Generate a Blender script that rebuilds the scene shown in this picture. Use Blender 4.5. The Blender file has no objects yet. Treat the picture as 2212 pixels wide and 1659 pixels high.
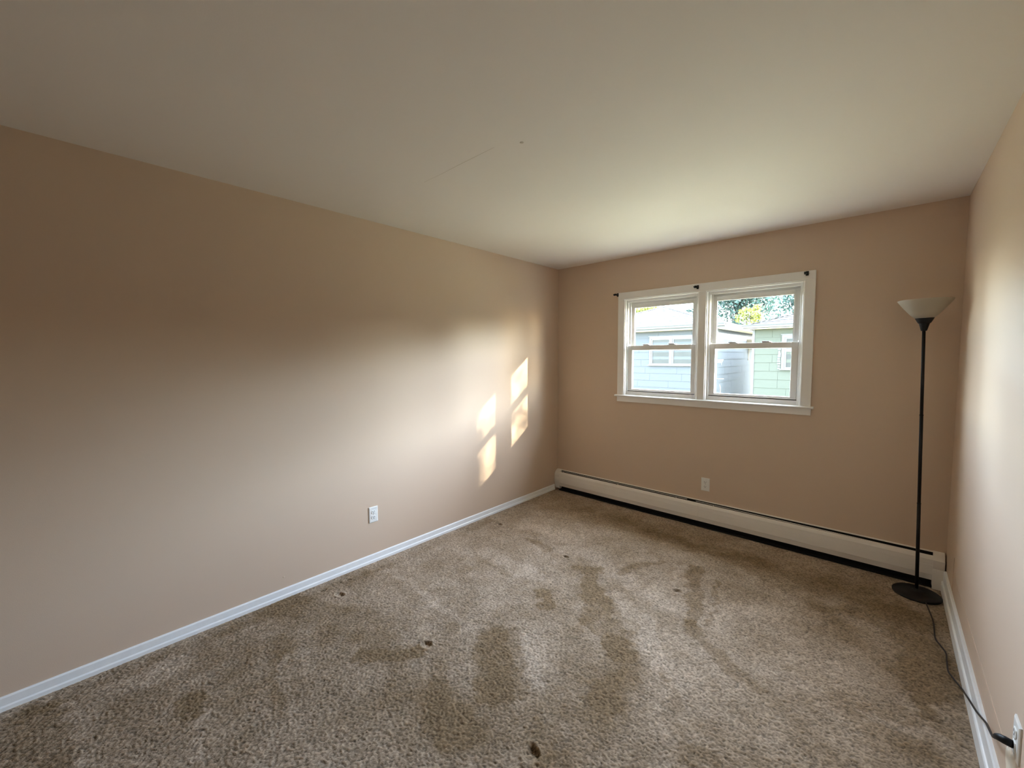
import bpy, bmesh, math, random
import numpy as np
from mathutils import Vector, Matrix

# ------------------------------------------------------------------ camera, sky, sun, exposure
SC = bpy.context.scene
COL = SC.collection
W = 3.0393           # room width (x), back wall at y = 0, left wall at x = 0
H = 2.44
YF = -5.5           # wall behind the camera

cam = bpy.data.cameras.new('camera')
cam.sensor_width = 36.0
cam.lens = 888.633 / 2212 * 36.0
cam.clip_start = 0.02
cam_o = bpy.data.objects.new('camera', cam)
COL.objects.link(cam_o)
_r = Vector((0.73887, 0.67383, -0.00483))
_u = Vector((-0.04057, 0.05164, 0.99784))
_f = Vector((-0.67262, 0.73708, -0.0655))
m = Matrix((_r, _u, -_f)).transposed().to_4x4()
m.translation = Vector((2.71381, -3.73493, 1.48502))
cam_o.matrix_world = m
SC.camera = cam_o

SUN_DIR = Vector((1.0, 0.63, 0.45)).normalized()      # towards the sun
SUN_EL = math.asin(SUN_DIR.z)
SUN_ROT = math.atan2(SUN_DIR.x, SUN_DIR.y)

world = bpy.data.worlds.new('sky')
SC.world = world
world.use_nodes = True
wn = world.node_tree.nodes
sky = wn.new('ShaderNodeTexSky')
sky.sky_type = 'NISHITA'
sky.sun_disc = False
sky.sun_elevation = SUN_EL
sky.sun_rotation = SUN_ROT
sky.altitude = 20
sky.air_density = 1.0
sky.dust_density = 0.4
sky.ozone_density = 1.0
wb = wn.new('ShaderNodeMix')            # camera white balance of the daylight
wb.data_type = 'RGBA'
wb.blend_type = 'MULTIPLY'
wb.inputs[0].default_value = 1.0
wb.inputs[7].default_value = (0.64, 0.695, 0.765, 1)
world.node_tree.links.new(sky.outputs[0], wb.inputs[6])
hz = wn.new('ShaderNodeMix')            # thin bright haze, the same all round
hz.data_type = 'RGBA'
hz.blend_type = 'ADD'
hz.inputs[0].default_value = 1.0
hz.inputs[7].default_value = (2.70, 2.86, 3.02, 1)
world.node_tree.links.new(wb.outputs[2], hz.inputs[6])
world.node_tree.links.new(hz.outputs[2], wn['Background'].inputs[0])
wn['Background'].inputs[1].default_value = 13.4

sun = bpy.data.lights.new('sun', 'SUN')
sun.energy = 110.0
sun.color = (1.0, 0.86, 0.66)
sun.angle = math.radians(0.55)
sun_o = bpy.data.objects.new('sun', sun)
COL.objects.link(sun_o)
sun_o.rotation_euler = (-SUN_DIR).to_track_quat('-Z', 'Y').to_euler()
sun_o.location = (8, 5, 6)

# the window opening as a sampling portal for the sky (gives off no light of its own)
por = bpy.data.lights.new('window_portal', 'AREA')
por.shape = 'RECTANGLE'
por.size, por.size_y = 1.50, 1.0
por.cycles.is_portal = True
por_o = bpy.data.objects.new('window_portal', por)
COL.objects.link(por_o)
por_o.location = (1.52, 0.16, 1.57)
por_o.rotation_euler = (math.radians(-90), 0, 0)

SC.view_settings.view_transform = 'Standard'
SC.view_settings.look = 'None'
SC.view_settings.exposure = 0.0
SC.view_settings.gamma = 1.0
SC.view_settings.use_curve_mapping = False
SC.cycles.max_bounces = 14
SC.cycles.diffuse_bounces = 8
SC.cycles.transparent_max_bounces = 24
SC.cycles.sample_clamp_indirect = 12.0
SC.cycles.caustics_reflective = False
SC.cycles.caustics_refractive = False

rng = np.random.default_rng(7)
random.seed(7)


# ------------------------------------------------------------------ helpers
def mat(name, color, rough=0.6, bump=0.0, scale=200.0, var=0.0, vscale=8.0, island=0.0, spec=0.3, metal=0.0,
        translucent=0.0):
    m = bpy.data.materials.new(name)
    m.use_nodes = True
    nt = m.node_tree
    N, L = nt.nodes, nt.links
    b = N['Principled BSDF']
    b.inputs['Base Color'].default_value = (*color, 1)
    b.inputs['Roughness'].default_value = rough
    b.inputs['Specular IOR Level'].default_value = spec
    b.inputs['Metallic'].default_value = metal
    tc = N.new('ShaderNodeTexCoord')
    src = None
    if var > 0:
        n = N.new('ShaderNodeTexNoise')
        n.inputs['Scale'].default_value = vscale
        n.inputs['Detail'].default_value = 4
        L.new(tc.outputs['Object'], n.inputs['Vector'])
        src = n.outputs['Fac']
        amt = var
    if island > 0:
        g = N.new('ShaderNodeNewGeometry')
        src = g.outputs['Random Per Island']
        amt = island
    if src:
        r = N.new('ShaderNodeMapRange')
        r.inputs['To Min'].default_value = 1 - amt
        r.inputs['To Max'].default_value = 1 + amt
        L.new(src, r.inputs['Value'])
        h = N.new('ShaderNodeHueSaturation')
        h.inputs['Color'].default_value = (*color, 1)
        L.new(r.outputs[0], h.inputs['Value'])
        L.new(h.outputs[0], b.inputs['Base Color'])
    if bump > 0:
        n2 = N.new('ShaderNodeTexNoise')
        n2.inputs['Scale'].default_value = scale
        n2.inputs['Detail'].default_value = 3
        L.new(tc.outputs['Object'], n2.inputs['Vector'])
        bp = N.new('ShaderNodeBump')
        bp.inputs['Strength'].default_value = bump
        bp.inputs['Distance'].default_value = 0.002
        L.new(n2.outputs['Fac'], bp.inputs['Height'])
        L.new(bp.outputs[0], b.inputs['Normal'])
    if translucent > 0:
        t = N.new('ShaderNodeBsdfTranslucent')
        t.inputs['Color'].default_value = (*color, 1)
        if src:
            L.new(h.outputs[0], t.inputs['Color'])
        mx = N.new('ShaderNodeMixShader')
        mx.inputs[0].default_value = translucent
        L.new(b.outputs[0], mx.inputs[1])
        L.new(t.outputs[0], mx.inputs[2])
        L.new(mx.outputs[0], N['Material Output'].inputs[0])
    return m


def glass_mat(name, tint=(0.97, 0.985, 0.98), refl=0.05):
    m = bpy.data.materials.new(name)
    m.use_nodes = True
    N, L = m.node_tree.nodes, m.node_tree.links
    N.remove(N['Principled BSDF'])
    t = N.new('ShaderNodeBsdfTransparent')
    t.inputs[0].default_value = (*tint, 1)
    g = N.new('ShaderNodeBsdfGlossy')
    g.inputs['Roughness'].default_value = 0.02
    mx = N.new('ShaderNodeMixShader')
    lw = N.new('ShaderNodeLayerWeight')
    lw.inputs[0].default_value = 0.25
    mm = N.new('ShaderNodeMath')
    mm.operation = 'MULTIPLY_ADD'
    mm.inputs[1].default_value = 0.5
    mm.inputs[2].default_value = refl * 0.4
    L.new(lw.outputs['Fresnel'], mm.inputs[0])
    L.new(mm.outputs[0], mx.inputs[0])
    L.new(t.outputs[0], mx.inputs[1])
    L.new(g.outputs[0], mx.inputs[2])
    L.new(mx.outputs[0], N['Material Output'].inputs[0])
    return m


def link(o, parent=None):
    COL.objects.link(o)
    if parent is not None:
        o.parent = parent
    return o


def empty(name, loc=(0, 0, 0)):
    o = bpy.data.objects.new(name, None)
    o.empty_display_size = 0.1
    o.location = loc
    return link(o)


def tag(o, label=None, cat=None, group=None, kind=None):
    if label: o['label'] = label
    if cat: o['category'] = cat
    if group: o['group'] = group
    if kind: o['kind'] = kind
    return o


class MB:
    """collects shapes in world coordinates; build() links them as one mesh object"""
    def __init__(s):
        s.v, s.f = [], []

    def poly(s, verts, faces):
        k = len(s.v)
        s.v += [tuple(p) for p in verts]
        s.f += [tuple(i + k for i in q) for q in faces]
        return s

    def box(s, x0, x1, y0, y1, z0, z1):
        return s.poly([(x0, y0, z0), (x1, y0, z0), (x1, y1, z0), (x0, y1, z0), (x0, y0, z1), (x1, y0, z1), (x1, y1, z1), (x0, y1, z1)],
                      [(0, 3, 2, 1), (4, 5, 6, 7), (0, 1, 5, 4), (1, 2, 6, 5), (2, 3, 7, 6), (3, 0, 4, 7)])

    def prism(s, prof, axis, a, b):
        """extrude a closed 2-D profile along x ('x': prof=(y,z)) or y ('y': prof=(x,z))"""
        n = len(prof)
        P = lambda t: [(t, p[0], p[1]) if axis == 'x' else (p[0], t, p[1]) for p in prof]
        s.poly(P(a) + P(b), [tuple(range(n)), tuple(range(2 * n - 1, n - 1, -1))] +
               [(i, i + n, (i + 1) % n + n, (i + 1) % n) for i in range(n)])
        return s

    def lathe(s, prof, n=32, c=(0, 0, 0), ax='z'):
        k = len(prof)
        vs, fs = [], []
        for i in range(n):
            a = 2 * math.pi * i / n
            ca, sa = math.cos(a), math.sin(a)
            for (r, h) in prof:
                if ax == 'z': vs.append((c[0] + r * ca, c[1] + r * sa, c[2] + h))
                elif ax == 'y': vs.append((c[0] + r * ca, c[1] + h, c[2] + r * sa))
                else: vs.append((c[0] + h, c[1] + r * ca, c[2] + r * sa))
        for i in range(n):
            j = (i + 1) % n
            for q in range(k - 1):
                fs.append((i * k + q, j * k + q, j * k + q + 1, i * k + q + 1))
        return s.poly(vs, fs)

    def tube(s, pts, rad, n=8, cap=True):
        pts = [Vector(p) for p in pts]
        if not isinstance(rad, (list, tuple)): rad = [rad] * len(pts)
        vs, fs = [], []
        ref = Vector((0.3, 0.2, 1)).normalized()
        for i, p in enumerate(pts):
            d = (pts[min(i + 1, len(pts) - 1)] - pts[max(i - 1, 0)]).normalized()
            if abs(d.dot(ref)) > 0.95: ref2 = Vector((1, 0, 0.1)).normalized()
            else: ref2 = ref
            a = d.cross(ref2).normalized(); b = d.cross(a)
            for k in range(n):
                t = 2 * math.pi * k / n
                vs.append(p + (a * math.cos(t) + b * math.sin(t)) * rad[i])
        for i in range(len(pts) - 1):
            for k in range(n):
                fs.append((i * n + k, i * n + (k + 1) % n, (i + 1) * n + (k + 1) % n, (i + 1) * n + k))
        if cap:
            fs.append(tuple(range(n - 1, -1, -1)))
            fs.append(tuple(range((len(pts) - 1) * n, len(pts) * n)))
        return s.poly(vs, fs)

    def build(s, name, material, parent=None, bevel=0.0, smooth=False, origin=None, kind=None):
        me = bpy.data.meshes.new(name)
        off = Vector(origin) if origin is not None else (parent.matrix_basis.translation.copy() if parent is not None and parent.parent is None else Vector((0, 0, 0)))
        if parent is not None and parent.parent is not None:
            off = parent.matrix_basis.translation + parent.parent.matrix_basis.translation
        me.from_pydata([Vector(p) - off for p in s.v], [], s.f)
        bm = bmesh.new(); bm.from_mesh(me)
        bmesh.ops.recalc_face_normals(bm, faces=bm.faces)
        if bevel > 0:
            bmesh.ops.bevel(bm, geom=list(bm.edges), offset=bevel, segments=2, affect='EDGES', profile=0.5, clamp_overlap=True)
        if smooth:
            for q in bm.faces: q.smooth = True
        bm.to_mesh(me); bm.free()
        me.materials.append(material)
        o = bpy.data.objects.new(name, me)
        link(o, parent)
        if parent is None and origin is not None: o.location = origin
        if kind: o['kind'] = kind
        return o


def dup_tree(o, parent=None):
    c = o.copy()
    COL.objects.link(c)
    c.parent = parent
    for ch in list(o.children):
        dup_tree(ch, c)
    return c


def smooth_by_angle(o, deg=35):
    me = o.data
    bm = bmesh.new(); bm.from_mesh(me)
    for q in bm.faces: q.smooth = True
    for e in bm.edges:
        if len(e.link_faces) == 2 and e.calc_face_angle(0) > math.radians(deg): e.smooth = False
    bm.to_mesh(me); bm.free()
    return o


# ------------------------------------------------------------------ materials
M_WALL = mat('beige_wall_paint', (0.635, 0.50, 0.385), 0.55, bump=0.10, scale=260, spec=0.25)
M_CEIL = mat('white_ceiling_paint', (0.825, 0.785, 0.75), 0.7, bump=0.10, scale=200, spec=0.2)
M_CRACK = mat('ceiling_crack', (0.66, 0.61, 0.55), 0.9)
M_TRIM = mat('white_gloss_trim', (0.86, 0.85, 0.83), 0.35, bump=0.03, scale=90, spec=0.4)
M_BASE = mat('white_baseboard_paint', (0.87, 0.885, 0.89), 0.4, bump=0.08, scale=60, var=0.05, vscale=30, spec=0.4)
M_VINYL = mat('white_window_frame', (0.80, 0.79, 0.77), 0.4, spec=0.4)
M_DARKGAP = mat('dark_gasket', (0.03, 0.028, 0.025), 0.7)
M_GLASS = glass_mat('window_glass')
M_HEAT = mat('white_heater_enamel', (0.84, 0.81, 0.76), 0.38, var=0.04, vscale=5, spec=0.4)
M_HEATIN = mat('heater_shade_black', (0.008, 0.007, 0.006), 0.8)  # black stands in for shade inside the heater
M_OUT = mat('outlet_plastic', (0.82, 0.82, 0.79), 0.35, spec=0.45)
M_SLOT = mat('outlet_slot_dark', (0.03, 0.027, 0.025), 0.6)
M_BLACK = mat('black_painted_metal', (0.006, 0.0057, 0.006), 0.5, bump=0.15, scale=500, spec=0.25)
M_SHADE = mat('frosted_shade_plastic', (0.64, 0.59, 0.50), 0.4, translucent=0.40)
M_CORD = mat('dark_brown_cord', (0.028, 0.018, 0.012), 0.5)
M_STEEL = mat('pale_metal', (0.55, 0.54, 0.52), 0.35, metal=0.6)
M_SPACKLE = mat('spackle_paste', (0.80, 0.72, 0.58), 0.8, bump=0.6, scale=60)

HB = 0.036    # overall reflectance level of the outdoor surfaces, lowered to hold down their brightness
def dim(c, k=HB): return tuple(x * k for x in c)
M_BLUE = mat('pale_blue_siding', dim((0.345, 0.395, 0.435)), 0.8, bump=0.3, scale=40, island=0.05)
M_SIDE_LIFT = mat('blue_clapboard_lifted', dim((0.82, 0.90, 0.90)), 0.8, bump=0.3, scale=40, island=0.03)  # house blue made lighter to offset the shade on the side wall
M_GREEN = mat('pale_green_siding', dim((0.33, 0.385, 0.22)), 0.8, bump=0.3, scale=40, island=0.06)
M_HWHITE = mat('white_house_trim', dim((0.58, 0.60, 0.59)), 0.6)
M_SOFF = mat('tan_soffit', (0.55, 0.46, 0.28), 0.8)
M_ROOF = mat('grey_roof_shingle', dim((0.30, 0.29, 0.285)), 0.9, island=0.4)
M_ROOF2 = mat('blue_grey_roof_shingle', dim((0.17, 0.17, 0.18)), 0.9, island=0.5)
M_HGLASS = mat('house_window_glass', dim((0.30, 0.31, 0.27)), 0.45, spec=0.1, var=0.35, vscale=2.5)
M_GROUND = mat('dry_grass_ground', (0.20, 0.19, 0.12), 0.95, var=0.25, vscale=1.5)
M_BOUNCE = mat('pale_bounce', (0.55, 0.53, 0.49), 0.9, var=0.08, vscale=3)  # for the added ground strip that bounces light into the gap
M_RUST = mat('rust_stain', (0.10, 0.08, 0.05), 0.9)
M_BARK = mat('bark', (0.05, 0.045, 0.04), 0.9, bump=0.5, scale=30)
M_LEAF_T = mat('teal_green_leaf', (0.016, 0.034, 0.028), 0.6, island=0.6, translucent=0.4)
M_LEAF_Y = mat('yellow_green_leaf', (0.075, 0.08, 0.012), 0.6, island=0.5, translucent=0.5)
M_LEAF_S = mat('dark_leaf', (0.03, 0.05, 0.02), 0.7, island=0.4)
M_EXT = mat('white_exterior', (0.62, 0.62, 0.60), 0.8)

# ------------------------------------------------------------------ room shell
Z0 = -0.6     # ground outside
WX0, WX1, WZ0, WZ1 = 0.795, 2.240, 1.105, 2.045    # window opening
TH = 0.15
b = MB().box(-0.14, 0, YF - 0.14, 0, Z0, H)
wl = tag(b.build('wall_left', M_WALL), 'long beige wall left of the window with soft daylight and sun patches', kind='structure')
b = MB().box(W, W + 0.14, YF - 0.14, 0, Z0, H)
wr = tag(b.build('wall_right', M_WALL), 'beige wall at the right edge beside the floor lamp', kind='structure')
b = MB().box(0, W, YF - 0.14, YF, Z0, H)
tag(b.build('wall_front', M_WALL), 'beige wall facing the window, behind the viewpoint', kind='structure')
b = MB()
b.box(-0.14, WX0, 0, TH, Z0, H); b.box(WX1, W + 0.14, 0, TH, Z0, H)
b.box(WX0, WX1, 0, TH, Z0, WZ0); b.box(WX0, WX1, 0, TH, WZ1, H)
tag(b.build('wall_back', M_WALL), 'beige end wall holding the double window above the heater', kind='structure')
b = MB().box(-0.14, W + 0.14, YF - 0.14, TH, H, H + 0.2)
ceil = tag(b.build('ceiling', M_CEIL), 'plain off-white ceiling with a faint crack', kind='structure')
b = MB().box(-1.0, W + 1.0, TH, TH + 0.40, H - 0.02, H + 0.10)
tag(b.build('trim_2', M_EXT), 'overhanging eave outside above the window', kind='structure')
# crack and nail spot in the ceiling
b = MB()
pts = [(0.80, -2.345), (0.96, -2.344), (1.08, -2.348), (1.20, -2.349), (1.349, -2.3505)]
wd = [0.0005, 0.001, 0.0016, 0.0016, 0.0008]
for (p, q, w0, w1) in zip(pts[:-1], pts[1:], wd[:-1], wd[1:]):
    b.poly([(p[0], p[1] - w0, H - 0.0004), (q[0], q[1] - w1, H - 0.0004), (q[0], q[1] + w1, H - 0.0004), (p[0], p[1] + w0, H - 0.0004),
            (p[0], p[1] - w0, H + .001), (q[0], q[1] - w1, H + .001), (q[0], q[1] + w1, H + .001), (p[0], p[1] + w0, H + .001)],
           [(0, 1, 2, 3), (0, 4, 5, 1), (3, 2, 6, 7), (1, 5, 6, 2), (0, 3, 7, 4)])
b.build('crack', M_CRACK, ceil)
MB().lathe([(0.0, -0.002), (0.006, -0.002), (0.009, -0.0005), (0.010, 0.001)], 14, (1.467, -2.296, H)).build('nail_spot', mat('nail_spot_paint', (0.6, 0.55, 0.49), 0.8), ceil, smooth=True)
# small nick on the left wall, paint ridge and filler on the right wall
MB().lathe([(0.0, 0.0015), (0.005, 0.0012), (0.009, -0.001)], 10, (0, -2.87, 0.13), 'x').build('paint_blister', M_WALL, wl, smooth=True)
b = MB().box(W - 0.0016, W + 0.001, -4.7, -0.372, 0.2462, 0.2485)
b.box(W - 0.0016, W + 0.001, -0.374, -0.371, 0.14, 0.335)
b.build('paint_ridge', M_WALL, wr)
# filler patch
bm = bmesh.new()
n = 26
vs = []
for k in range(n):
    a = 2 * math.pi * k / n
    rr = 1 + 0.22 * math.sin(3 * a + 1) + 0.12 * math.sin(7 * a) + 0.1 * random.uniform(-1, 1)
    vs.append((a, rr))
b = MB()
ring = lambda s, d: [(W - d, -1.862 + 0.062 * s * r_ * math.cos(a), 0.225 + 0.085 * s * r_ * math.sin(a)) for a, r_ in vs]
V = ring(1, -0.001) + ring(0.82, 0.003) + ring(0.4, 0.0045) + [(W - 0.003, -1.862, 0.225)]
F = []
for q in range(2):
    for k in range(n): F.append((q * n + k, q * n + (k + 1) % n, (q + 1) * n + (k + 1) % n, (q + 1) * n + k))
for k in range(n): F.append((2 * n + k, 2 * n + (k + 1) % n, 3 * n))
b.poly(V, F)
b.build('filler_patch', M_SPACKLE, wr, smooth=True)
bm.free()

# ------------------------------------------------------------------ carpet floor (height field with tufts, dents)
def vnoise(nx, ny, cell):
    """smooth value noise on an nx*ny grid, cell in grid steps"""
    gx, gy = int(nx / cell) + 3, int(ny / cell) + 3
    g = rng.random((gx, gy)).astype(np.float32)
    fx = np.arange(nx) / cell; fy = np.arange(ny) / cell
    ix, iy = fx.astype(int), fy.astype(int)
    tx, ty = fx - ix, fy - iy
    tx = tx * tx * (3 - 2 * tx); ty = ty * ty * (3 - 2 * ty)
    a = g[ix][:, iy]; bb = g[ix + 1][:, iy]; c = g[ix][:, iy + 1]; d = g[ix + 1][:, iy + 1]
    tx = tx[:, None]; ty = ty[None, :]
    return (a * (1 - tx) * (1 - ty) + bb * tx * (1 - ty) + c * (1 - tx) * ty + d * tx * ty) - 0.5

STEP = 0.0042
nx = int(round((W + 0.0) / STEP)) + 1
ny = int(round((4.75) / STEP)) + 1
X = np.linspace(0.0, W, nx)[:, None] * np.ones((1, ny))
Y = np.linspace(-4.75, 0.0, ny)[None, :] * np.ones((nx, 1))
tuft = 0.95 * vnoise(nx, ny, 1.3) + 0.16 * vnoise(nx, ny, 3.6) + 0.50 * (rng.random((nx, ny)) - 0.5)
Z = 0.0052 * tuft + 0.004 * vnoise(nx, ny, 80) - 0.001
tint = 0.55 * tuft
wob = 0.05 * vnoise(nx, ny, 30) + 0.04 * vnoise(nx, ny, 12) + 0.035 * vnoise(nx, ny, 5)
wob2 = 0.05 * vnoise(nx, ny, 30) + 0.04 * vnoise(nx, ny, 12) + 0.035 * vnoise(nx, ny, 5)
nap = 0.30 * vnoise(nx, ny, 95) + 0.24 * vnoise(nx, ny, 45) + 0.22 * vnoise(nx, ny, 20) + 0.16 * vnoise(nx, ny, 8)

def stroke(pts, width, amt, soft=0.5):
    """a vacuum / foot mark or painted shade: nap tone along a polyline"""
    global nap
    xx, yy = X + wob, Y + wob2
    best = np.full(X.shape, 9.0)
    for (x0, y0), (x1, y1) in zip(pts[:-1], pts[1:]):
        dx, dy = x1 - x0, y1 - y0
        t = np.clip(((xx - x0) * dx + (yy - y0) * dy) / (dx * dx + dy * dy + 1e-9), 0, 1)
        best = np.minimum(best, np.hypot(xx - x0 - t * dx, yy - y0 - t * dy))
    k = np.clip((width - best) / (width * soft), 0, 1)
    nap = nap + amt * k * k * (3 - 2 * k)

D = -0.33
# the long dark plume in the middle and the stripe beside the foot mark
stroke([(1.25, -1.33), (1.38, -1.53)], 0.070, D, 0.4)
stroke([(1.42, -1.58), (1.60, -1.77), (1.74, -1.87)], 0.115, D, 0.35)
stroke([(1.74, -1.89), (1.84, -2.00), (1.89, -2.20)], 0.12, D * 0.9, 0.6)
stroke([(1.56, -2.0), (1.70, -2.15), (1.90, -2.35)], 0.17, D * 0.6, 0.8)
stroke([(1.143, -1.373), (1.289, -1.222)], 0.022, D * 1.2, 0.5)
stroke([(1.165, -1.33), (1.31, -1.26)], 0.018, D, 0.5)
stroke([(1.76, -0.80), (1.882, -1.195), (1.965, -1.45)], 0.055, D, 0.35)
stroke([(1.965, -1.45), (2.06, -1.56), (2.20, -1.66), (2.33, -1.71)], 0.060, D * 0.8, 0.6)
stroke([(1.93, -0.90), (2.053, -1.411)], 0.022, D * 0.8, 0.6)
stroke([(1.421, -1.204), (1.47, -1.025), (1.565, -0.869)], 0.045, D * 0.8, 0.6)
stroke([(1.159, -1.737), (1.258, -1.856)], 0.055, D, 0.5)
stroke([(0.62, -1.23), (0.809, -1.277)], 0.050, D, 0.6)
# dark flank to the left of the plume and towards the viewpoint
stroke([(1.22, -2.24), (1.36, -2.40), (1.50, -2.52)], 0.10, D * 0.9, 0.5)
stroke([(1.30, -2.20), (1.44, -2.33), (1.56, -2.45)], 0.07, D * 0.7, 0.6)
stroke([(1.196, -2.78), (1.592, -2.707), (1.861, -2.545)], 0.15, D * 0.6, 0.9)
stroke([(1.994, -1.89), (2.019, -1.941)], 0.03, D * 0.8)
stroke([(2.089, -2.027), (2.154, -2.157)], 0.05, D * 0.6)
stroke([(2.219, -2.222), (2.319, -2.169)], 0.055, D * 0.7)
stroke([(0.2, -3.6), (0.9, -3.0), (1.5, -2.75), (2.0, -2.3)], 0.45, D * 0.28, 1.0)
stroke([(2.45, -1.9), (2.85, -1.6)], 0.35, D * 0.35, 1.0)
# the corner by the lamp and the strip along the heater
stroke([(2.05, -0.45), (2.30, -0.55), (2.55, -0.45), (2.75, -0.50)], 0.19, D * 0.75, 0.45)
stroke([(2.55, -0.80), (2.85, -0.60), (2.92, -1.1)], 0.16, D * 0.6, 0.7)
stroke([(0.35, -0.30), (1.2, -0.34), (2.1, -0.36)], 0.24, D * 0.45, 1.0)  # shade under the window painted into the carpet tone
stroke([(1.30, -0.45), (1.60, -0.50), (1.85, -0.42)], 0.13, D * 0.7, 0.6)
stroke([(2.91, -1.07), (2.9, -1.4)], 0.055, D * 0.8)
stroke([(0.82, -2.80), (1.01, -2.60)], 0.06, D)
stroke([(0.12, -2.89), (0.42, -2.78), (0.72, -2.66)], 0.20, D * 0.8, 0.7)
stroke([(0.52, -3.46), (0.60, -3.42)], 0.06, D)
stroke([(0.40, -3.04), (0.84, -3.14)], 0.10, D * 0.6, 0.8)
stroke([(0.15, -3.91), (0.47, -3.82)], 0.13, D * 0.9)
stroke([(0.10, -3.9), (0.12, -2.2), (0.10, -1.2)], 0.07, D * 0.6, 0.8)
stroke([(1.27, -2.65), (1.55, -2.75)], 0.12, D * 0.5, 0.8)
stroke([(2.5, -0.9), (2.8, -0.6), (2.95, -0.9), (2.9, -1.6)], 0.25, D * 0.55, 0.9)
Lg = 0.22
stroke([(0.188, -2.241), (0.55, -2.27), (0.829, -2.29), (1.10, -2.28)], 0.055, Lg, 0.8)
stroke([(1.53, -1.46), (1.75, -1.63), (1.97, -1.85)], 0.065, Lg, 0.35)
stroke([(0.961, -1.10), (1.30, -1.17), (1.54, -1.29), (1.80, -1.37)], 0.09, Lg * .8, 0.8)
stroke([(1.684, -0.84), (1.733, -1.10)], 0.030, Lg, 0.6)
stroke([(0.55, -1.62), (1.0, -1.63)], 0.11, Lg, 0.6)
stroke([(0.40, -1.05), (0.75, -0.95), (1.2, -1.05)], 0.13, Lg * 0.8, 0.8)
stroke([(2.05, -1.19), (2.36, -0.95), (2.65, -0.81)], 0.12, Lg * 0.8, 0.7)
stroke([(1.38, -2.15), (1.59, -2.35)], 0.05, Lg)
stroke([(2.72, -1.57), (2.94, -1.51)], 0.03, Lg)
stroke([(0.09, -3.33), (0.23, -3.54)], 0.08, Lg * 0.8)
stroke([(0.55, -3.07), (0.93, -3.14)], 0.03, Lg)
stroke([(0.15, -3.80), (0.61, -3.74)], 0.03, Lg)
stroke([(0.53, -3.39), (0.91, -3.46)], 0.02, Lg)
stroke([(0.95, -1.95), (1.1, -2.3)], 0.13, Lg * 0.6, 0.8)
stroke([(0.6, -2.2), (0.85, -2.4)], 0.12, Lg * 0.5, 0.8)
# dents left by furniture feet
for (dx, dy, ra, rb, ang) in [(1.0066, -2.535, .030, .024, .4), (1.785, -2.62, .040, .030, 2.0), (1.79, -1.182, .030, .024, .2),
                              (.229, -2.63, .030, .022, .6), (.226, -1.176, .028, .022, 0), (1.004, -1.278, .030, .022, 0),
                              (.10, -2.52, .028, .009, 1.45), (.105, -2.68, .026, .009, 1.5), (.10, -1.12, .024, .009, 1.5)]:
    cx_, sx_ = math.cos(ang), math.sin(ang)
    px_, py_ = X - dx + 0.25 * wob, Y - dy + 0.25 * wob2
    ra, rb = ra * .72, rb * .72
    d = np.hypot((px_ * cx_ + py_ * sx_) / ra, (-px_ * sx_ + py_ * cx_) / rb)
    lean = np.clip((py_ - px_ * .3) / max(ra, rb), -1, 1)          # the far rim is pressed deeper
    Z = Z - (0.008 + 0.006 * lean) * np.clip(1.35 - d, 0, 0.5) / 0.5 + 0.0035 * np.exp(-((d - 1.65) / 0.3) ** 2)
    tint = tint + 0.10 * np.exp(-((d - 1.7) / 0.3) ** 2) * (lean < .2) - 0.20 * np.exp(-((d - 0.95) / 0.28) ** 2) * np.clip(lean + .1, 0, 1)  # lit near rim and shaded far side of each dent painted into the tone
edge = np.minimum(np.minimum(X, W - X), np.minimum(-Y, Y + 4.75))
Z = Z * np.clip(edge / 0.02, 0.2, 1)

me = bpy.data.meshes.new('floor')
nv = nx * ny
co = np.stack([X, Y, Z], -1).reshape(-1, 3).astype(np.float32)
me.vertices.add(nv)
me.vertices.foreach_set('co', co.ravel())
i = np.arange(nx - 1)[:, None] * ny + np.arange(ny - 1)[None, :]
q = np.stack([i, i + ny, i + ny + 1, i + 1], -1).reshape(-1)
nf = (nx - 1) * (ny - 1)
me.loops.add(nf * 4)
me.loops.foreach_set('vertex_index', q.astype(np.int32))
me.polygons.add(nf)
me.polygons.foreach_set('loop_start', (np.arange(nf) * 4).astype(np.int32))
me.polygons.foreach_set('loop_total', np.full(nf, 4, np.int32))
at = me.attributes.new('pile_tone', 'FLOAT', 'POINT')
at.data.foreach_set('value', (tint).reshape(-1).astype(np.float32))
at = me.attributes.new('nap', 'FLOAT', 'POINT')
at.data.foreach_set('value', np.clip(nap, -0.5, 0.5).reshape(-1).astype(np.float32))
me.update(calc_edges=True)
me.polygons.foreach_set('use_smooth', np.ones(nf, bool))
mc = bpy.data.materials.new('beige_pile_carpet')
mc.use_nodes = True
N, L = mc.node_tree.nodes, mc.node_tree.links
bs = N['Principled BSDF']
bs.inputs['Roughness'].default_value = 0.95
bs.inputs['Specular IOR Level'].default_value = 0.05
a1 = N.new('ShaderNodeAttribute'); a1.attribute_name = 'pile_tone'
a2 = N.new('ShaderNodeAttribute'); a2.attribute_name = 'nap'
mr = N.new('ShaderNodeMapRange')
mr.inputs['From Min'].default_value = -0.42; mr.inputs['From Max'].default_value = 0.42
L.new(a2.outputs['Fac'], mr.inputs['Value'])
cr = N.new('ShaderNodeMix'); cr.data_type = 'RGBA'
cr.inputs[6].default_value = (0.222, 0.158, 0.094, 1)
cr.inputs[7].default_value = (0.485, 0.395, 0.308, 1)
L.new(mr.outputs[0], cr.inputs[0])
mr2 = N.new('ShaderNodeMapRange')
mr2.inputs['From Min'].default_value = -0.5; mr2.inputs['From Max'].default_value = 0.5
mr2.inputs['To Min'].default_value = 0.08; mr2.inputs['To Max'].default_value = 1.92
L.new(a1.outputs['Fac'], mr2.inputs['Value'])
hs = N.new('ShaderNodeHueSaturation')
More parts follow.
